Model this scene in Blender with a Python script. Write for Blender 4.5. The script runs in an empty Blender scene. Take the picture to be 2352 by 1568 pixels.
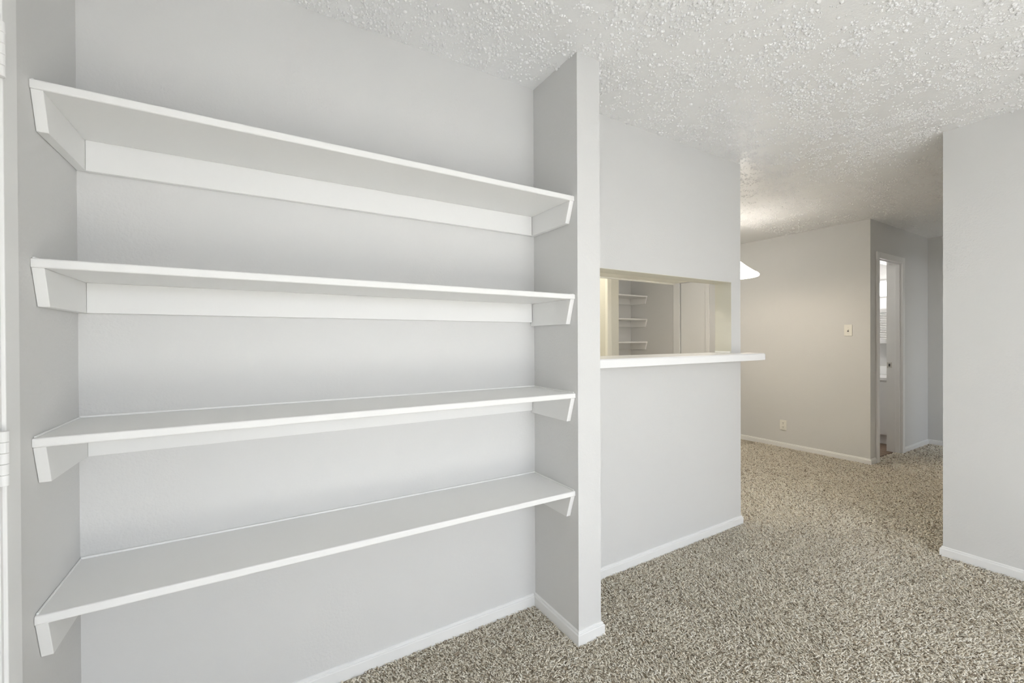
import bpy, bmesh, math, random
import numpy as np
from mathutils import Matrix, Vector

random.seed(7)
rng = np.random.default_rng(11)
scene = bpy.context.scene
col = scene.collection

# ------------------------------------------------------------------ camera
F_PX, YAW, PITCH, ROLL, CAM_Z = 980.5, 58.889, -0.2706, -0.2482, 1.2574
ya, pi_, ro = (math.radians(v) for v in (YAW, PITCH, ROLL))
fw0 = Vector((math.cos(ya), math.sin(ya), 0)); rt0 = Vector((math.sin(ya), -math.cos(ya), 0)); up0 = Vector((0, 0, 1))
fw = fw0 * math.cos(pi_) + up0 * math.sin(pi_)
up1 = -fw0 * math.sin(pi_) + up0 * math.cos(pi_)
rt = rt0 * math.cos(ro) + up1 * math.sin(ro)
up = -rt0 * math.sin(ro) + up1 * math.cos(ro)
cam_data = bpy.data.cameras.new('camera')
cam = bpy.data.objects.new('camera', cam_data); col.objects.link(cam)
cam_data.sensor_width = 36.0; cam_data.lens = F_PX * 36.0 / 2352.0; cam_data.clip_start = 0.02
m = Matrix((rt, up, -fw)).transposed().to_4x4(); m.translation = (0, 0, CAM_Z)
cam.matrix_world = m
scene.camera = cam

# ------------------------------------------------------------------ world, daylight, exposure
world = bpy.data.worlds.new('world'); scene.world = world; world.use_nodes = True
wn = world.node_tree
bg = wn.nodes['Background']
sky = wn.nodes.new('ShaderNodeTexSky'); sky.sky_type = 'NISHITA'; sky.sun_disc = False
sky.sun_elevation = math.radians(46); sky.sun_rotation = math.radians(180)
wn.links.new(sky.outputs[0], bg.inputs[0]); bg.inputs[1].default_value = 0.15
scene.view_settings.view_transform = 'Standard'; scene.view_settings.look = 'None'
scene.view_settings.gamma = 1.0; scene.view_settings.use_curve_mapping = False
scene.view_settings.exposure = -0.17
scene.cycles.max_bounces = 9; scene.cycles.diffuse_bounces = 7; scene.cycles.glossy_bounces = 2   # pale rooms: let the light travel

WIN_X0, WIN_X1, WIN_Z1, Y_S = -.25, 2.45, 2.08, -3.0       # glazed patio door behind the camera

def area_light(name, loc, rot, sx, sy, power, color):
    d = bpy.data.lights.new(name, 'AREA'); d.shape = 'RECTANGLE'; d.size = sx; d.size_y = sy
    d.energy = power; d.color = color
    o = bpy.data.objects.new(name, d); col.objects.link(o); o.location = loc; o.rotation_euler = rot
    return o
# daylight entering through the patio door opening
area_light('patio_daylight', ((WIN_X0 + WIN_X1) / 2, Y_S - 0.06, WIN_Z1 / 2), (math.radians(90), 0, 0),
           WIN_X1 - WIN_X0 - .1, WIN_Z1 - .1, 26, (0.885, 0.925, 1.0))
# open sky above the patio, falling through the door opening onto floor and lower walls
area_light('patio_skylight', (1.1, -4.9, 3.0), (math.radians(62), 0, 0), 5.0, 3.2, 480, (0.85, 0.91, 1.0))
# daylight through the bedroom window beyond the hall
area_light('bedroom_daylight', (5.7, -2.12, 1.45), (math.radians(35), 0, 0), 1.75, 1.45, 36, (0.87, 0.93, 1.0))
sd = bpy.data.lights.new('sun', 'SUN'); sd.energy = 72; sd.angle = math.radians(1.0); sd.color = (.77, .855, 1.0)
sun = bpy.data.objects.new('sun', sd); col.objects.link(sun); sun.location = (0, -8, 8)
sun.rotation_euler = Vector((-0.32, 1.32, -1.0)).to_track_quat('-Z', 'Y').to_euler()

# ------------------------------------------------------------------ helpers
def tag(o, label=None, cat=None, group=None, kind=None):
    if label: o['label'] = label
    if cat: o['category'] = cat
    if group: o['group'] = group
    if kind: o['kind'] = kind
    return o
def empty(name, loc):
    o = bpy.data.objects.new(name, None); col.objects.link(o); o.location = loc; o.empty_display_size = .05
    return o
def link_mesh(name, me, mat, parent=None, smooth=False):
    o = bpy.data.objects.new(name, me); col.objects.link(o)
    if mat: me.materials.append(mat)
    if parent:
        o.parent = parent
        o.matrix_parent_inverse = Matrix.Translation(parent_world(parent)).inverted()
    if smooth: me.shade_smooth()
    return o
def parent_world(p):
    v = Vector(p.location)
    q = p.parent
    while q is not None:
        # children are stored in world coordinates under an inverse matrix
        v = Vector((0, 0, 0)) if p.type == 'MESH' else v
        q = q.parent
    return v
def bm_box(bm, x0, x1, y0, y1, z0, z1):
    vs = [bm.verts.new(v) for v in ((x0,y0,z0),(x1,y0,z0),(x1,y1,z0),(x0,y1,z0),(x0,y0,z1),(x1,y0,z1),(x1,y1,z1),(x0,y1,z1))]
    fs = [bm.faces.new([vs[i] for i in f]) for f in ((3,2,1,0),(4,5,6,7),(0,1,5,4),(1,2,6,5),(2,3,7,6),(3,0,4,7))]
    return vs, fs
def bevel(bm, w, seg=2):
    if w > 0:
        bmesh.ops.bevel(bm, geom=list(bm.edges), offset=w, segments=seg, profile=.5, affect='EDGES', clamp_overlap=True)
def to_obj(name, bm, mat, parent=None, smooth=False):
    me = bpy.data.meshes.new(name); bm.normal_update(); bm.to_mesh(me); bm.free()
    return link_mesh(name, me, mat, parent, smooth)
def box(name, b, mat, parent=None, bev=0.0, seg=2):
    bm = bmesh.new(); bm_box(bm, *b); bevel(bm, bev, seg)
    return to_obj(name, bm, mat, parent)
def boxes(name, bs, mat, parent=None, bev=0.0):
    bm = bmesh.new()
    for b in bs:
        t = bmesh.new(); bm_box(t, *b); bevel(t, bev)
        me = bpy.data.meshes.new('tmp'); t.to_mesh(me); t.free(); bm.from_mesh(me); bpy.data.meshes.remove(me)
    return to_obj(name, bm, mat, parent)
def prism(name, poly, axis, a0, a1, mat, parent=None, bev=0.0):
    """polygon in the two other axes (in xyz order) extruded along axis from a0 to a1"""
    bm = bmesh.new()
    def put(p, a):
        q = list(p); q.insert(axis, a); return q
    n = len(poly)
    v0 = [bm.verts.new(put(p, a0)) for p in poly]; v1 = [bm.verts.new(put(p, a1)) for p in poly]
    bm.faces.new(v0[::-1]); bm.faces.new(v1)
    for i in range(n): bm.faces.new((v0[i], v0[(i+1) % n], v1[(i+1) % n], v1[i]))
    bmesh.ops.recalc_face_normals(bm, faces=bm.faces)
    bevel(bm, bev)
    return to_obj(name, bm, mat, parent)
def lathe(name, prof, center, mat, parent=None, n=48, closed=False):
    bm = bmesh.new(); cx, cy, cz = center
    rings = []
    for r, z in prof:
        rings.append([bm.verts.new((cx + r*math.cos(2*math.pi*i/n), cy + r*math.sin(2*math.pi*i/n), cz + z)) for i in range(n)])
    for a, b in zip(rings[:-1], rings[1:]):
        for i in range(n): bm.faces.new((a[i], a[(i+1) % n], b[(i+1) % n], b[i]))
    if closed:
        bm.faces.new(rings[0][::-1]); bm.faces.new(rings[-1])
    bmesh.ops.recalc_face_normals(bm, faces=bm.faces)
    return to_obj(name, bm, mat, parent, smooth=not closed)
def baseboard(name, pts, mat, label):
    """moulding swept along a floor polyline; the wall is on the right-hand side of travel, profile grows to the left"""
    prof = [(0, -.012), (.012, -.012), (.012, .038), (.010, .0405), (.0065, .0415), (.0065, .048), (.0035, .051), (0, .052)]
    P = [Vector((p[0], p[1])) for p in pts]
    bm = bmesh.new(); rings = []
    for i, p in enumerate(P):
        d0 = (p - P[i-1]).normalized() if i > 0 else None
        d1 = (P[i+1] - p).normalized() if i < len(P) - 1 else None
        if d0 is None: d0 = d1
        if d1 is None: d1 = d0
        n0 = Vector((-d0.y, d0.x)); n1 = Vector((-d1.y, d1.x))
        nn = (n0 + n1); nn = nn / max(nn.dot(n0), 1e-6) if nn.length > 1e-6 else n0
        rings.append([bm.verts.new((p.x + nn.x*o, p.y + nn.y*o, z)) for o, z in prof])
    k = len(prof)
    for a, b in zip(rings[:-1], rings[1:]):
        for i in range(k): bm.faces.new((a[i], a[(i+1) % k], b[(i+1) % k], b[i]))
    bm.faces.new(rings[0]); bm.faces.new(rings[-1][::-1])
    bmesh.ops.recalc_face_normals(bm, faces=bm.faces)
    return tag(to_obj(name, bm, mat), label, 'baseboard', kind='structure')

# ------------------------------------------------------------------ materials
def new_mat(name, color, rough, spec=.5):
    mt = bpy.data.materials.new(name); mt.use_nodes = True
    b = mt.node_tree.nodes['Principled BSDF']
    b.inputs['Base Color'].default_value = (*color, 1); b.inputs['Roughness'].default_value = rough
    b.inputs['Specular IOR Level'].default_value = spec
    return mt, mt.node_tree, b
def tex(nt, kind, scale, **kw):
    n = nt.nodes.new(kind); n.inputs['Scale'].default_value = scale
    for k, v in kw.items(): n.inputs[k].default_value = v
    co = nt.nodes.get('coords') or nt.nodes.new('ShaderNodeTexCoord'); co.name = 'coords'
    nt.links.new(co.outputs['Object'], n.inputs['Vector'])
    return n
def mathn(nt, op, a, b=None, c=None):
    n = nt.nodes.new('ShaderNodeMath'); n.operation = op
    for i, v in enumerate((a, b, c)):
        if v is None: continue
        if isinstance(v, (int, float)): n.inputs[i].default_value = v
        else: nt.links.new(v, n.inputs[i])
    return n.outputs[0]
def bump(nt, b, height, strength, dist):
    n = nt.nodes.new('ShaderNodeBump'); n.inputs['Strength'].default_value = strength; n.inputs['Distance'].default_value = dist
    nt.links.new(height, n.inputs['Height']); nt.links.new(n.outputs[0], b.inputs['Normal'])
def vary(nt, b, fac, c0, c1, lo=.3, hi=.7):
    r = nt.nodes.new('ShaderNodeValToRGB'); e = r.color_ramp.elements
    e[0].position, e[1].position = lo, hi; e[0].color = (*c0, 1); e[1].color = (*c1, 1)
    nt.links.new(fac, r.inputs[0]); nt.links.new(r.outputs[0], b.inputs['Base Color'])

def wall_paint(name, c):
    mt, nt, b = new_mat(name, c, .55, .3)
    sw = tex(nt, 'ShaderNodeTexNoise', 105, Detail=1.0, Roughness=.6)     # trowel and roller relief, stronger in patches
    big = tex(nt, 'ShaderNodeTexNoise', 3.2, Detail=0.0)
    msk = mathn(nt, 'MAXIMUM', mathn(nt, 'MULTIPLY_ADD', big.outputs[0], 2.4, -.85), .15)
    bump(nt, b, mathn(nt, 'MULTIPLY', sw.outputs[0], msk), .42, .004)
    return mt
M_wall = wall_paint('grey_wall_paint', (.66, .657, .650))
M_kitchen = wall_paint('cream_kitchen_paint', (.66, .645, .57))
def gloss_white(name, c, rough=.32):
    mt, nt, b = new_mat(name, c, rough, .35)
    n = tex(nt, 'ShaderNodeTexNoise', 60, Detail=0.0)
    bump(nt, b, n.outputs[0], .06, .003)
    return mt
M_trim = gloss_white('white_trim_paint', (.80, .798, .79))
M_shelf = gloss_white('white_shelf_paint', (.80, .798, .79), .5)
M_counter = gloss_white('white_laminate', (.9, .9, .9), .25)
M_cream = gloss_white('cream_cabinet_paint', (.8, .78, .7), .35)
M_caulk = gloss_white('white_caulk', (.88, .88, .87), .4)
M_plate, _, _ = new_mat('ivory_plastic', (.82, .80, .74), .35)
M_dark, _, _ = new_mat('dark_slot', (.06, .055, .05), .6)
M_screw, _, sb = new_mat('brushed_metal', (.62, .6, .56), .35); sb.inputs['Metallic'].default_value = .9
M_frame, _, _ = new_mat('patio_frame', (.75, .75, .74), .4)

def ceiling_mat():
    mt, nt, b = new_mat('popcorn_ceiling_paint', (.77, .772, .775), .3, .5)
    n1 = tex(nt, 'ShaderNodeTexNoise', 110, Detail=1.0, Roughness=.6)
    bump(nt, b, n1.outputs[0], .3, .006)
    return mt
M_ceil = ceiling_mat()

def carpet_mat():
    mt, nt, b = new_mat('frieze_carpet', (.45, .4, .31), .95, .05)
    at = nt.nodes.new('ShaderNodeAttribute'); at.attribute_name = 'tint'
    r = nt.nodes.new('ShaderNodeValToRGB'); e = r.color_ramp.elements
    e[0].position = 0; e[0].color = (.20, .155, .10, 1); e[1].position = 1; e[1].color = (.97, .93, .835, 1)
    x = e.new(.2); x.color = (.60, .51, .39, 1); x = e.new(.45); x.color = (.88, .81, .68, 1)
    nt.links.new(at.outputs['Fac'], r.inputs[0]); nt.links.new(r.outputs[0], b.inputs['Base Color'])
    b.inputs['Sheen Weight'].default_value = .15
    return mt
M_carpet = carpet_mat()
def carpet_base():
    mt, nt, b = new_mat('carpet_backing', (.4, .35, .27), 1.0, .03)
    v = tex(nt, 'ShaderNodeTexNoise', 90, Detail=3.0, Roughness=.7)
    vary(nt, b, v.outputs[0], (.26, .215, .15), (.72, .665, .56), .36, .62)
    bump(nt, b, v.outputs[0], .8, .02)
    return mt
M_floor = carpet_base()
def wood_mat():
    mt, nt, b = new_mat('brown_plank', (.2, .13, .085), .45, .4)
    n = tex(nt, 'ShaderNodeTexNoise', 9, Detail=4.0)
    vary(nt, b, n.outputs[0], (.17, .11, .075), (.27, .19, .13))
    return mt
M_wood = wood_mat()
def emit(name, c, s, mixc=(.9, .9, .88)):
    mt, nt, b = new_mat(name, mixc, .3)
    b.inputs['Emission Color'].default_value = (*c, 1); b.inputs['Emission Strength'].default_value = s
    return mt
M_shade = emit('lit_opal_glass', (1.0, .93, .83), 9.0)
M_bath_lamp = emit('lit_vanity_diffuser', (1.0, .98, .95), 7.0)
M_fluor = emit('lit_fluorescent_lens', (1.0, .94, .82), 22.0)

# ------------------------------------------------------------------ measured positions (metres)
H = 2.44
YW, YB = 1.685, 1.800          # shelf wall front and kitchen-side face
XL, XN = -.431, 1.141          # niche side walls
YF, XP = 1.366, 1.2635         # fin wall end and right face
XE = 2.835                     # free end of the pass-through wall
XO, ZO, ZC = 2.731, 1.634, 1.160
XD, YD, XH = 5.241, 1.792, 6.860
XR, YR = 3.406, .825
YN = 4.943                     # far dining wall
X_W = XL

# ------------------------------------------------------------------ floor and ceiling
floor = tag(box('floor', (X_W-.15, XD+.1, Y_S-.15, YN+.15, -.15, -.006), M_floor), 'beige flecked carpet floor running through living room, dining area and hall', 'floor', kind='structure')
hall_floor = tag(box('floor_hall', (XD+.1, XH+.12, -2.2, 1.85, -.15, -.006), M_floor), 'beige carpet floor of the hall outside the bathroom door', 'floor', kind='structure')
bath_floor = tag(box('floor_bathroom', (XD+.1, XH+.12, 1.85, 3.6, -.15, -.012), M_wood), 'brown wood plank floor seen through the bathroom doorway', 'floor', kind='structure')
pm = None
for i in range(12):
    x = XD + .105 + i*.125
    if pm is None:
        o = box('plank', (0, .122, 0, 1.6, -.012, -.004), M_wood, None, .002, 1); pm = o.data
    else:
        o = bpy.data.objects.new('plank', pm); col.objects.link(o)
    o.parent = bath_floor; o.location = (x, 1.865, 0)
ceiling = tag(box('ceiling', (X_W-.15, XH+.15, Y_S-.15, YN+.15, H, H+.12), M_ceil), 'white popcorn textured ceiling', 'ceiling', kind='structure')

# carpet pile: every tuft a small leaning twist of yarn
def smooth_noise(x, y, cell, seed):
    g = np.random.default_rng(seed).random((64, 64))
    u = (x / cell) % 63; v = (y / cell) % 63
    i = u.astype(int); j = v.astype(int); fu = u - i; fv = v - j
    fu = fu*fu*(3-2*fu); fv = fv*fv*(3-2*fv)
    return (g[i, j]*(1-fu)*(1-fv) + g[i+1, j]*fu*(1-fv) + g[i, j+1]*(1-fu)*fv + g[i+1, j+1]*fu*fv)
def carpet_pile(parent, regions, holes):
    xs, ys, ss = [], [], []
    for x0, x1, y0, y1, sp in regions:
        nx, ny = int((x1-x0)/sp), int((y1-y0)/sp)
        gx, gy = np.meshgrid(x0 + (np.arange(nx)+.5)*sp, y0 + (np.arange(ny)+.5)*sp)
        gx = gx.ravel() + rng.uniform(-.5, .5, nx*ny)*sp; gy = gy.ravel() + rng.uniform(-.5, .5, nx*ny)*sp
        xs.append(gx); ys.append(gy); ss.append(np.full(nx*ny, sp))
    x = np.concatenate(xs); y = np.concatenate(ys); s = np.concatenate(ss)
    keep = np.ones(len(x), bool)
    for x0, x1, y0, y1 in holes: keep &= ~((x > x0-.004) & (x < x1+.004) & (y > y0-.004) & (y < y1+.004))
    x, y, s = x[keep], y[keep], s[keep]; n = len(x)
    w = np.maximum(s, .0065) * rng.uniform(.40, .62, n)    # half width at the base
    h = rng.uniform(.009, .0185, n)
    dirn = 2.2 + 2.4*smooth_noise(x + 5, y + 5, .3, 3) + rng.normal(0, 1.25, n)
    lean = rng.uniform(.4, 1.5, n) * h
    lx, ly = np.cos(dirn)*lean, np.sin(dirn)*lean
    a0 = rng.uniform(0, 2*math.pi, n)
    V = np.zeros((n, 7, 3)); base = -.012
    for k in range(3):
        a = a0 + k*2*math.pi/3
        V[:, k, 0] = x + np.cos(a)*w; V[:, k, 1] = y + np.sin(a)*w; V[:, k, 2] = base
        a = a + .7
        V[:, 3+k, 0] = x + lx*.45 + np.cos(a)*w*.9; V[:, 3+k, 1] = y + ly*.45 + np.sin(a)*w*.9; V[:, 3+k, 2] = base + h*.68
    V[:, 6, 0] = x + lx; V[:, 6, 1] = y + ly; V[:, 6, 2] = base + h
    T = []
    for k in range(3):
        j = (k+1) % 3
        T += [(k, j, 3+j), (k, 3+j, 3+k), (3+k, 3+j, 6)]
    T = np.array(T)
    Fc = (T[None] + (np.arange(n)*7)[:, None, None]).reshape(-1, 3)
    me = bpy.data.meshes.new('carpet_pile')
    me.vertices.add(n*7); me.vertices.foreach_set('co', V.astype(np.float32).ravel())
    me.loops.add(len(Fc)*3); me.loops.foreach_set('vertex_index', Fc.astype(np.int32).ravel())
    me.polygons.add(len(Fc)); me.polygons.foreach_set('loop_start', np.arange(0, len(Fc)*3, 3, dtype=np.int32))
    me.polygons.foreach_set('use_smooth', np.ones(len(Fc), bool))
    me.update(calc_edges=True)
    t = np.clip(rng.normal(.68, .24, n), 0, 1)
    dark = rng.random(n) < .14; t[dark] = rng.uniform(0, .2, dark.sum())
    at = me.attributes.new('tint', 'FLOAT', 'POINT')
    at.data.foreach_set('value', np.repeat(t, 7).astype(np.float32))
    return tag(link_mesh('carpet_pile', me, M_carpet, parent), kind='stuff')
carpet_pile(floor, [(.35, XR, .3, YW, .0064), (-.42, XR, -.5, .3, .0115), (-.42, .35, .3, YW, .0115), (XR, XD, YR, YW, .0088), (XE, XD, YW, 2.9, .0088), (XD, XD+.1, YR, YD, .0105)],
            [(XN, XP, YF, YW+.1)])
carpet_pile(hall_floor, [(XD+.1, XH, YR, YD, .0115), (5.42, 6.04, YD, 1.86, .0115)], [])

# popcorn granules on the ceiling
def popcorn(parent, regions):
    xs, ys = [], []
    for x0, x1, y0, y1, dens in regions:
        k = int((x1-x0)*(y1-y0)*dens)
        xs.append(rng.uniform(x0, x1, k)); ys.append(rng.uniform(y0, y1, k))
    x = np.concatenate(xs); y = np.concatenate(ys)
    nz = .55*smooth_noise(x+9, y+9, .045, 21) + .45*smooth_noise(x+9, y+9, .16, 22)
    keep = rng.random(len(x)) < np.clip((nz-.30)*3.2, .05, 1)
    x, y = x[keep], y[keep]; n = len(x)
    r = np.clip(rng.lognormal(math.log(.0034), .42, n), .0016, .0085)
    hgt = r * rng.uniform(.8, 1.35, n)
    st = rng.uniform(.8, 1.5, n); a0 = rng.uniform(0, 6.283, n)
    K = 6
    V = np.zeros((n, 2*K+1, 3))
    for k in range(K):
        a = k*2*math.pi/K
        for ring, (rr, zz) in enumerate(((1.0, 0.0), (.78, .62))):
            j = rng.uniform(.82, 1.18, n)
            ux, uy = np.cos(a)*r*rr*st*j, np.sin(a)*r*rr*j
            V[:, ring*K+k, 0] = x + ux*np.cos(a0) - uy*np.sin(a0)
            V[:, ring*K+k, 1] = y + ux*np.sin(a0) + uy*np.cos(a0)
            V[:, ring*K+k, 2] = H + .0005 - zz*hgt
    V[:, 2*K, 0] = x; V[:, 2*K, 1] = y; V[:, 2*K, 2] = H - hgt
    T = []
    for k in range(K):
        j = (k+1) % K
        T += [(k, K+j, j), (k, K+k, K+j), (K+k, 2*K, K+j)]
    Fc = (np.array(T)[None] + (np.arange(n)*(2*K+1))[:, None, None]).reshape(-1, 3)
    me = bpy.data.meshes.new('popcorn_granules')
    me.vertices.add(n*(2*K+1)); me.vertices.foreach_set('co', V.astype(np.float32).ravel())
    me.loops.add(len(Fc)*3); me.loops.foreach_set('vertex_index', Fc.astype(np.int32).ravel())
    me.polygons.add(len(Fc)); me.polygons.foreach_set('loop_start', np.arange(0, len(Fc)*3, 3, dtype=np.int32))
    me.polygons.foreach_set('use_smooth', np.ones(len(Fc), bool))
    me.update(calc_edges=True)
    return tag(link_mesh('popcorn_granules', me, M_ceil, parent), kind='stuff')
pop = popcorn(ceiling, [(.1, 3.4, -.2, 1.68, 11500), (2.84, 5.24, YR, 2.6, 5500), (5.24, 6.8, YR, 1.79, 1500)])

# ------------------------------------------------------------------ walls
def wall(name, bs, label, mat=M_wall):
    return tag(boxes(name, bs if isinstance(bs, list) else [bs], mat), label, 'wall', kind='structure')
XOL = 1.42
wall_back = wall('wall_back', [(X_W-.115, XOL, YW, YB, -.1, H), (XOL, XO, YW, YB, -.1, ZC-.046), (XOL, XO, YW, YB, ZO, H), (XO, XE, YW, YB, -.1, H)],
                 'light grey wall behind the shelves with the kitchen pass-through opening')
boxes('opening_lining', [(XO-.003, XO+.001, YW+.001, YB+.002, ZC, ZO), (XOL-.001, XOL+.003, YW+.001, YB+.002, ZC, ZO), (XOL, XO, YW+.001, YB+.002, ZO-.003, ZO+.001)], M_kitchen, wall_back)
box('opening_caulk', (XO-.010, XO-.003, YW+.004, YB, ZC+.0005, ZC+.012), M_caulk, wall_back, .002)
wall_fin = wall('wall_fin', (XN, XP, YF, YW, -.1, H), 'narrow projecting wall between the shelves and the pass-through')
DL0, DL1 = .455, 1.228         # closet door opening in the left wall
wall_left = wall('wall_left', [(XL-.115, XL, Y_S, DL0, -.1, H), (XL-.115, XL, DL1, YW, -.1, H), (XL-.115, XL, DL0, DL1, 2.055, H)], 'grey wall at the left end of the shelves, holding a closet door')
wall_right = wall('wall_right', [(XR, XR+.115, Y_S, YR, -.1, H)], 'pale grey wall at the right ending in a free corner')
wall_hall_near = wall('wall_hall_near', [(XR+.115, 5.95, YR-.115, YR, -.1, H), (6.72, XH, YR-.115, YR, -.1, H), (5.95, 6.72, YR-.115, YR, 2.0, H)], 'hall wall with an open bedroom doorway, hidden behind the right-hand wall')
wall_bedroom = wall('wall_bedroom', [(XR+.115, 4.6, -2.12, -2.0, -.1, H), (6.4, XH+.12, -2.12, -2.0, -.1, H), (4.6, 6.4, -2.12, -2.0, -.1, .6), (4.6, 6.4, -2.12, -2.0, 2.1, H)], 'bedroom window wall hidden beyond the hall')
wall_window = wall('wall_window', [(XL-.115, WIN_X0, Y_S-.12, Y_S, -.1, H), (WIN_X1, XR+.115, Y_S-.12, Y_S, -.1, H), (WIN_X0, WIN_X1, Y_S-.12, Y_S, WIN_Z1, H)], 'living room wall with the patio door behind the camera')
DY0, DY1 = 3.59, 4.01          # far narrow door on the dining wall
wall_dining = wall('wall_dining', [(XD, XD+.1, YD, DY0, -.1, H), (XD, XD+.1, DY1, YN, -.1, H), (XD, XD+.1, DY0, DY1, 2.06, H)], 'beige-grey dining wall with light switch and outlet')
BX0, BX1, BZ = 5.42, 6.04, 2.07
wall_hall = wall('wall_hall', [(XD+.1, BX0, YD, YD+.115, -.1, H), (BX1, XH, YD, YD+.115, -.1, H), (BX0, BX1, YD, YD+.115, BZ, H)], 'grey hall wall holding the bathroom doorway')
wall_hall_end = wall('wall_hall_end', (XH, XH+.12, -2.0, 3.6, -.1, H), 'grey wall closing the end of the hall')
wall_bath = wall('wall_bath', (XD+.1, XH, 3.5, 3.6, -.1, H), 'bathroom wall beyond the doorway')
wall_far = wall('wall_far', (.7, XD+.1, YN, YN+.12, -.1, H), 'grey wall behind the far shelves, seen through the pass-through')
wall_kitchen = wall('wall_kitchen', (.7, .82, YB, YN, -.1, H), 'kitchen wall hidden behind the shelf wall', M_kitchen)
KX0, KY = 2.744, 2.82
wall_partition = wall('wall_partition', (KX0, XE, KY, YN, -.1, H), 'cream wall end between kitchen and dining area', M_kitchen)
tag(prism('trim_1', [(KX0-.048, KY-.006), (KX0, KY-.006), (KX0, KY+.03), (KX0-.048, KY+.03)], 2, -.005, 2.1, M_cream, None, .008), 'glossy cream corner trim on the kitchen side of the partition', 'trim', kind='structure')

# baseboards
baseboard('baseboard_back', [(XN-.012, YW), (XL, YW)], M_trim, 'white baseboard below the shelves')
baseboard('baseboard_left', [(XL, YW-.012), (XL, DL1+.066)], M_trim, 'short white baseboard between the shelves and the closet door')
baseboard('baseboard_left_rear', [(XL, DL0-.066), (XL, Y_S)], M_trim, 'white baseboard of the left wall behind the camera')
baseboard('baseboard_fin', [(XP, YW), (XP, YF), (XN, YF), (XN, YW)], M_trim, 'white baseboard wrapping the projecting wall')
baseboard('baseboard_pass', [(XE, YB), (XE, YW), (XP+.012, YW)], M_trim, 'white baseboard along the wall under the bar ledge')
baseboard('baseboard_right', [(XR, Y_S), (XR, YR), (XR+.115, YR)], M_trim, 'white baseboard of the right-hand wall')
baseboard('baseboard_dining', [(BX0-.065, YD), (XD, YD), (XD, DY0-.06)], M_trim, 'white baseboard of the dining wall')
baseboard('baseboard_hall', [(XH-.012, YD), (BX1+.065, YD)], M_trim, 'short white baseboard right of the bathroom doorway')
baseboard('baseboard_end', [(XH, YD), (XH, YR)][::-1], M_trim, 'white baseboard at the end of the hall')

# ------------------------------------------------------------------ patio door behind the camera
pd = tag(empty('window_1', ((WIN_X0+WIN_X1)/2, Y_S, 0)), 'sliding patio door frame behind the camera', 'window', kind='structure')
for nm, b in (('frame_post', (WIN_X0, WIN_X0+.05, Y_S-.05, Y_S-.005, 0, WIN_Z1)), ('frame_post', (WIN_X1-.05, WIN_X1, Y_S-.05, Y_S-.005, 0, WIN_Z1)),
              ('frame_post', (.27, .33, Y_S-.05, Y_S-.005, 0, WIN_Z1)), ('frame_rail', (WIN_X0, WIN_X1, Y_S-.05, Y_S-.005, WIN_Z1-.05, WIN_Z1)), ('frame_rail', (WIN_X0, WIN_X1, Y_S-.05, Y_S-.005, 0, .03))):
    box(nm, b, M_frame, pd, .003)

# ------------------------------------------------------------------ closet door at the left edge
d1 = tag(empty('door_1', (XL, (DL0+DL1)/2, 0)), 'white closet door with painted hinges at the left edge', 'door', kind='structure')
box('leaf', (XL-.033, XL+.002, DL0+.004, DL1-.006, .012, 2.045), M_trim, d1, .002)
M_casing = gloss_white('casing_paint', (.80, .798, .79), .4)
box('casing', (XL+.0005, XL+.012, DL1+.005, 1.293, -.004, 2.12), M_casing, d1, .002)
box('casing', (XL+.0005, XL+.012, DL0-.062, DL0-.004, -.004, 2.12), M_casing, d1, .002)
box('casing', (XL+.0005, XL+.012, DL0-.004, DL1+.005, 2.06, 2.12), M_casing, d1, .002)
box('jamb', (XL-.1, XL+.006, DL1-.004, DL1+.0045, -.004, 2.055), M_casing, d1)
for zc in (1.822, 1.031, .24):
    hg = box('hinge', (XL+.0021, XL+.006, DL1-.03, DL1-.006, zc-.052, zc+.052), M_trim, d1, .001, 1)
    for k in range(5):
        z0 = zc - .053 + k*.0212
        lathe('knuckle', [(.0064, 0), (.0074, .001), (.0074, .0200), (.0064, .0208)], (XL+.0145, DL1-.012, z0), M_trim, hg, 20, True)

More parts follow.
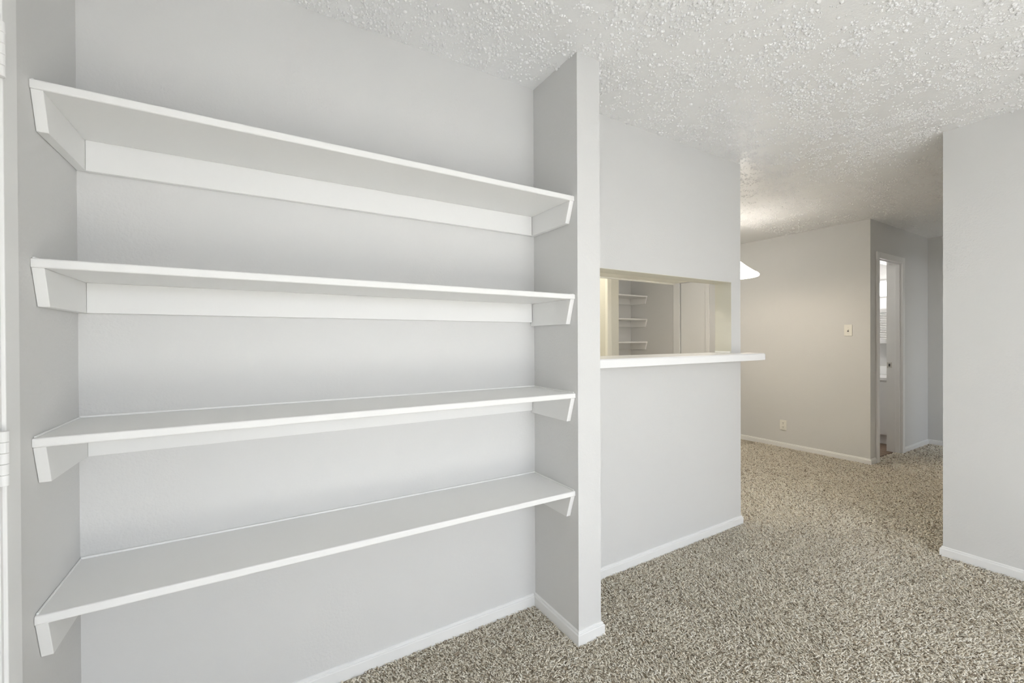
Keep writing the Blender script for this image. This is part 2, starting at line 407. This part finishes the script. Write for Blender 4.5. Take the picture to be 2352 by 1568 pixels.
# ------------------------------------------------------------------ shelves
def shelf(label, group, x0, x1, yf, yw, zl, zr, th, bw, bl, br, cl, setback=.03, caulk=True):
    """board on two slanted end brackets and a back cleat; zl / zr are the heights of its top at either end"""
    root = tag(empty('wall_shelf', ((x0+x1)/2, yw, min(zl, zr) - max(bl, br))), label, 'shelf', group)
    g = .0008
    zz = lambda x: zl + (zr-zl)*(x-x0)/(x1-x0)
    bm = bmesh.new()
    vs, _ = bm_box(bm, x0+g, x1-g, yf, yw-g, -th, 0)
    for v in vs: v.co.z += zz(v.co.x)
    es = [e for e in bm.edges if abs(e.verts[0].co.y-yf) < 1e-6 and abs(e.verts[1].co.y-yf) < 1e-6 and abs(e.verts[0].co.x-e.verts[1].co.x) > .1]
    bmesh.ops.bevel(bm, geom=es, offset=.004, segments=3, profile=.5, affect='EDGES')
    to_obj('board', bm, M_shelf, root)
    for x, s, hb in ((x0+g, 1, bl), (x1-g, -1, br)):
        zt = zz(x) - th
        y0 = yf + .003
        prism('bracket', [(y0, zt), (yw-g, zt), (yw-g, zz(x)-hb), (y0+setback, zz(x)-hb)], 0, min(x, x+s*bw), max(x, x+s*bw), M_shelf, root, .0015)
    if cl:
        xa, xb = x0+g+bw+.0005, x1-g-bw-.003
        bm = bmesh.new(); vs, _ = bm_box(bm, xa, xb, yw-.02, yw-g, 0, 1)
        for v in vs: v.co.z = zz(v.co.x) - (th if v.co.z > .5 else cl)
        bevel(bm, .0012, 1)
        to_obj('back_cleat', bm, M_shelf, root)
    if caulk:
        bm = bmesh.new(); vs, _ = bm_box(bm, x0+.002, x1-.002, yw-.008, yw-g, 0, .006)
        for v in vs: v.co.z += zz(v.co.x)
        bevel(bm, .002, 2); to_obj('caulk_line', bm, M_caulk, root)
        for x in (x0+g, x1-g-.005):
            z = zz(x); box('caulk_line', (x, x+.005, yf+.008, yw-.008, z, z+.004), M_caulk, root, .001, 1)
    return root
GR = 'white shelves in the living room niche'
shelf('topmost of four long white shelves in the niche, seen from below', GR, XL, XN, 1.384, YW, 1.851, 1.852, .0215, .0215, .107, .109, .109)
shelf('long white niche shelf just above eye level, second from the top', GR, XL, XN, 1.382, YW, 1.446, 1.4445, .0215, .0215, .108, .124, .108)
shelf('long white niche shelf just below eye level, third from the top', GR, XL, XN, 1.381, YW, 1.0385, 1.0335, .0215, .0215, .109, .121, .110)
shelf('lowest of four long white shelves, nearest the carpet', GR, XL, XN, 1.384, YW, .634, .6255, .0215, .0215, .112, .114, .110)
GF = 'white shelves seen through the pass-through'
for z, lb in ((1.928, 'upper small white shelf seen through the kitchen pass-through'), (1.569, 'middle small white shelf seen through the kitchen pass-through'),
              (1.217, 'lower small white shelf seen through the kitchen pass-through')):
    shelf(lb, GF, 3.65, XD, 4.600, YN, z, z, .022, .022, .122, .124, .118, .03, False)
wall('wall_far_niche', (3.55, 3.65, 4.58, YN, -.1, H), 'wall at the hidden end of the far shelves')

# ------------------------------------------------------------------ bar ledge in the pass-through
ct = tag(empty('bar_ledge', (2.1, 1.7, ZC-.046)), 'long white bar ledge with a rounded end, running through the kitchen pass-through', 'counter')
bm = bmesh.new()
x0, x1, y0, y1 = XP+.001, 2.922, 1.548, 1.84
# slab in front of the wall, over the sill and through the opening, notched around the wall end
pts = [(x0, y0), (x1, y0), (x1, YW-.0008), (XO-.0035, YW-.0008), (XO-.0035, y1), (XOL+.0035, y1), (XOL+.0035, YW-.0008), (x0, YW-.0008)]
lo = [bm.verts.new((x, y, ZC-.0455)) for x, y in pts]; hi = [bm.verts.new((x, y, ZC)) for x, y in pts]
bm.faces.new(lo[::-1]); bm.faces.new(hi); n = len(pts)
for i in range(n): bm.faces.new((lo[i], lo[(i+1) % n], hi[(i+1) % n], hi[i]))
bm.edges.ensure_lookup_table()
corner = [e for e in bm.edges if all(abs(v.co.x-x1) < 1e-6 and abs(v.co.y-y0) < 1e-6 for v in e.verts)]
bmesh.ops.bevel(bm, geom=corner, offset=.045, segments=8, profile=.5, affect='EDGES')
top = [e for e in bm.edges if all(abs(v.co.z-ZC) < 1e-6 for v in e.verts) and all(v.co.y < YW-.005 or v.co.x > XO+.01 for v in e.verts) and not all(v.co.y > YW-.002 for v in e.verts)]
bmesh.ops.bevel(bm, geom=top, offset=.012, segments=5, profile=.5, affect='EDGES')
bot = [e for e in bm.edges if all(abs(v.co.z-(ZC-.0455)) < 1e-6 and v.co.y < YW-.005 for v in e.verts)]
bmesh.ops.bevel(bm, geom=bot, offset=.003, segments=2, profile=.5, affect='EDGES')
to_obj('slab', bm, M_counter, ct)

# upper kitchen cabinet hung above the opening on the kitchen side
uc = tag(empty('kitchen_wall_cabinet', (2.05, YB+.14, 1.66)), 'cream kitchen cabinet hanging above the pass-through, seen from below', 'cabinet')
box('body', (1.44, 2.638, YB+.0015, 2.055, 1.66, 2.34), M_cream, uc, .002)
box('face_frame', (1.44, 2.638, 2.055, 2.074, 1.652, 2.34), M_cream, uc, .002)
for xa in (1.46, 2.06):
    dr = box('cabinet_door', (xa, xa+.56, 2.0745, 2.092, 1.665, 2.32), M_cream, uc, .004)
    lathe('knob', [(.006, 0), (.006, .015), (.014, .02), (.014, .026), (.004, .03)], (xa+.5, 2.13, 1.70), M_screw, dr, 16, True)

# far narrow door beside the far shelves
d3 = tag(empty('door_3', (XD, 3.8, 0)), 'narrow white door seen through the kitchen pass-through', 'door', kind='structure')
box('leaf', (XD+.008, XD+.043, DY0+.012, DY1-.012, 0, 2.05), M_trim, d3, .002)
box('casing', (XD-.016, XD-.0005, DY1-.004, DY1+.1, -.004, 2.12), M_trim, d3, .003)
box('casing', (XD-.016, XD-.0005, DY0-.052, DY0+.004, -.004, 2.12), M_trim, d3, .003)
box('casing', (XD-.016, XD-.0005, DY0+.004, DY1-.004, 2.05, 2.12), M_trim, d3, .003)
for z in (1.85, 1.03, .22):
    lathe('hinge', [(.006, 0), (.007, .002), (.007, .088), (.006, .09)], (XD-.003, DY0+.012, z-.045), M_trim, d3, 12, True)

# ------------------------------------------------------------------ pendant lamp over the dining spot
LX, LY, LZ = 4.022, 2.482, 1.872
pl = tag(empty('pendant_lamp', (LX, LY, LZ-.01)), 'lit white glass bell pendant lamp hanging behind the pass-through wall', 'lamp')
lathe('shade', [(.236, -.012), (.241, -.004), (.240, .004), (.226, .018), (.205, .030), (.196, .036), (.165, .060), (.128, .090), (.094, .122), (.066, .146), (.045, .158), (.045, .163),
                (.040, .163), (.040, .154), (.060, .140), (.09, .115), (.123, .084), (.16, .054), (.19, .031), (.22, .012), (.232, 0), (.230, -.010), (.236, -.012)], (LX, LY, LZ), M_shade, pl, 56)
lathe('socket', [(.012, .155), (.042, .158), (.042, .185), (.02, .20), (.012, .22)], (LX, LY, LZ), M_screw, pl, 24, True)
lathe('stem', [(.006, .22), (.006, H-LZ-.03)], (LX, LY, LZ), M_screw, pl, 12, True)
lathe('canopy', [(.02, H-LZ-.035), (.055, H-LZ-.02), (.06, H-LZ-.001)], (LX, LY, LZ), M_screw, pl, 28, True)
lathe('bulb', [(.012, .155), (.014, .13), (.03, .10), (.032, .08), (.022, .058), (.004, .05)], (LX, LY, LZ), M_shade, pl, 20, True)
ld = bpy.data.lights.new('pendant_bulb_light', 'POINT'); ld.energy = 18; ld.color = (1.0, .86, .68); ld.shadow_soft_size = .06
lo_ = bpy.data.objects.new('pendant_bulb_light', ld); col.objects.link(lo_); lo_.location = (LX, LY, LZ+.01)

# unseen dome, added to brighten the far shelves (above the view through the pass-through)
fd = tag(empty('dome_fill_light', (4.1, 3.35, H-.1)), 'unseen fill dome added on the ceiling to brighten the far shelves', 'lamp')
lathe('base', [(.17, -.02), (.17, -.001)], (4.1, 3.35, H), M_trim, fd, 32, True)
lathe('dome', [(.155, -.021), (.15, -.05), (.125, -.075), (.08, -.092), (.02, -.099)], (4.1, 3.35, H), emit('dome_fill_glow', (1.0, .95, .86), 30.0), fd, 32, True)
# kitchen ceiling fixture (out of view, lights the kitchen)
kf = tag(empty('kitchen_ceiling_light', (1.9, 3.2, H-.09)), 'warm fluorescent ceiling light in the kitchen', 'lamp')
box('housing', (1.3, 2.5, 3.05, 3.35, H-.03, H-.0005), M_trim, kf, .004)
box('lens', (1.31, 2.49, 3.06, 3.34, H-.09, H-.031), M_fluor, kf, .01)

# ------------------------------------------------------------------ wall plates on the dining wall
sw = tag(empty('light_switch', (XD, 1.976, 1.28)), 'ivory toggle light switch plate on the dining wall', 'switch')
box('plate', (XD-.006, XD-.0005, 1.941, 2.011, 1.279, 1.395), M_plate, sw, .002)
box('toggle', (XD-.017, XD-.0062, 1.9715, 1.9805, 1.335, 1.349), M_plate, sw, .002)
box('slot', (XD-.0066, XD-.0061, 1.969, 1.983, 1.322, 1.334), M_dark, sw)
for z in (1.367, 1.307): box('screw', (XD-.0068, XD-.0061, 1.9735, 1.9785, z-.0025, z+.0025), M_screw, sw, .0002, 1)
ou = tag(empty('power_outlet', (XD, 2.607, .195)), 'ivory duplex power outlet low on the dining wall', 'outlet')
box('plate', (XD-.006, XD-.0005, 2.571, 2.644, .196, .311), M_plate, ou, .002)
for z in (.277, .230):
    rc = box('receptacle', (XD-.0085, XD-.0061, 2.592, 2.623, z-.016, z+.016), M_plate, ou, .001)
    for y in (2.6135, 2.601): box('slot', (XD-.0092, XD-.0086, y-.0016, y+.0016, z+.001, z+.009), M_dark, rc)
    box('slot', (XD-.0092, XD-.0086, 2.6045, 2.6105, z-.010, z-.004), M_dark, rc)

# ------------------------------------------------------------------ bathroom doorway
d2 = tag(empty('door_2', ((BX0+BX1)/2, YD, 0)), 'white bathroom door frame standing open', 'door', kind='structure')
cw = .062
box('casing', (BX1-.006, BX1+cw-.006, YD-.016, YD-.0005, -.004, BZ+cw-.004), M_trim, d2, .003)
box('casing', (BX0-cw+.006, BX0+.006, YD-.016, YD-.0005, -.004, BZ+cw-.004), M_trim, d2, .003)
box('casing', (BX0+.006, BX1-.006, YD-.016, YD-.0005, BZ-.006, BZ+cw-.004), M_trim, d2, .003)
jr = box('jamb', (BX1-.004, BX1+.012, YD, YD+.126, -.004, BZ), M_trim, d2)
box('stop', (BX1-.016, BX1-.0041, YD+.01, YD+.048, -.004, BZ-.004), M_trim, d2, .002)
box('jamb', (BX0-.012, BX0+.004, YD, YD+.126, -.004, BZ), M_trim, d2)
box('jamb', (BX0, BX1, YD, YD+.126, BZ-.004, BZ+.012), M_trim, d2)
box('stop', (BX0+.004, BX1-.016, YD+.01, YD+.048, BZ-.016, BZ-.0041), M_trim, d2, .002)
sp = box('strike_plate', (BX1-.0062, BX1-.0041, YD+.078, YD+.122, .925, .985), M_screw, jr)
box('latch_hole', (BX1-.0068, BX1-.0063, YD+.092, YD+.108, .94, .97), M_dark, jr)
# the open door leaf itself folds back along the hidden side
lf = box('leaf', (BX0+.006, BX0+.041, YD+.13, YD+.73, .02, 2.05), M_trim, d2, .002)

# ------------------------------------------------------------------ bathroom furniture
vx = 6.36
vn = tag(empty('bathroom_vanity', (6.6, 2.5, 0)), 'white bathroom vanity with bright countertop seen through the doorway', 'vanity')
box('toe_kick', (vx+.055, XH-.001, 1.93, 3.2, -.003, .105), M_trim, vn)
box('body', (vx+.018, XH-.001, 1.925, 3.2, .105, .752), M_trim, vn, .002)
for k in range(3):
    dd = box('cabinet_door', (vx, vx+.0175, 1.935+k*.42, 2.345+k*.42, .112, .735), M_trim, vn, .003)
    lathe('knob', [(.005, 0), (.012, .012), (.012, .02)], (vx-.012, 2.32+k*.42, .69), M_screw, dd, 14, True)
box('countertop', (vx-.022, XH-.001, 1.92, 3.22, .755, .792), M_counter, vn, .006)
box('backsplash', (XH-.022, XH-.001, 1.92, 3.22, .793, .90), M_counter, vn, .004)
bc = tag(empty('louvered_cabinet', (6.8, 2.3, 1.185)), 'white louvered wall cabinet above the bathroom vanity', 'cabinet')
box('body', (6.758, XH-.001, 1.95, 2.60, 1.185, 1.627), M_trim, bc, .002)
for y0 in (1.955, 2.279):
    dr = boxes('louver_door', [(6.739, 6.757, y0, y0+.045, 1.19, 1.622), (6.739, 6.757, y0+.272, y0+.317, 1.19, 1.622), (6.739, 6.757, y0+.045, y0+.272, 1.19, 1.24), (6.739, 6.757, y0+.045, y0+.272, 1.572, 1.622)], M_trim, bc)
    lm = None
    for k in range(15):
        z = 1.252 + k*.0217
        if lm is None:
            o = prism('louver', [(6.741, -.009), (6.744, -.009), (6.755, .010), (6.752, .010)], 1, 0, .227, M_trim); lm = o.data
        else:
            o = bpy.data.objects.new('louver', lm); col.objects.link(o)
        o.location = (0, y0+.045, z); o.parent = dr
vl = tag(empty('vanity_light', (6.8, 2.4, 1.79)), 'bright vanity light bar above the louvered cabinet', 'lamp')
box('back_plate', (6.835, XH-.001, 1.96, 2.75, 1.78, 1.985), M_trim, vl, .003)
box('diffuser', (6.765, 6.834, 1.98, 2.73, 1.795, 1.952), M_bath_lamp, vl, .02, 3)

bl = tag(empty('bathroom_fill_light', (6.0, 2.75, H-.1)), 'unseen fill dome added on the ceiling to brighten the bathroom', 'lamp')  # added out of view to lift the dim bathroom behind the doorway
lathe('base', [(.17, -.02), (.17, -.001)], (6.0, 2.75, H), M_trim, bl, 32, True)
lathe('dome', [(.155, -.021), (.15, -.05), (.125, -.075), (.08, -.092), (.02, -.099)], (6.0, 2.75, H), emit('bathroom_fill_glow', (1.0, .97, .92), 40.0), bl, 32, True)
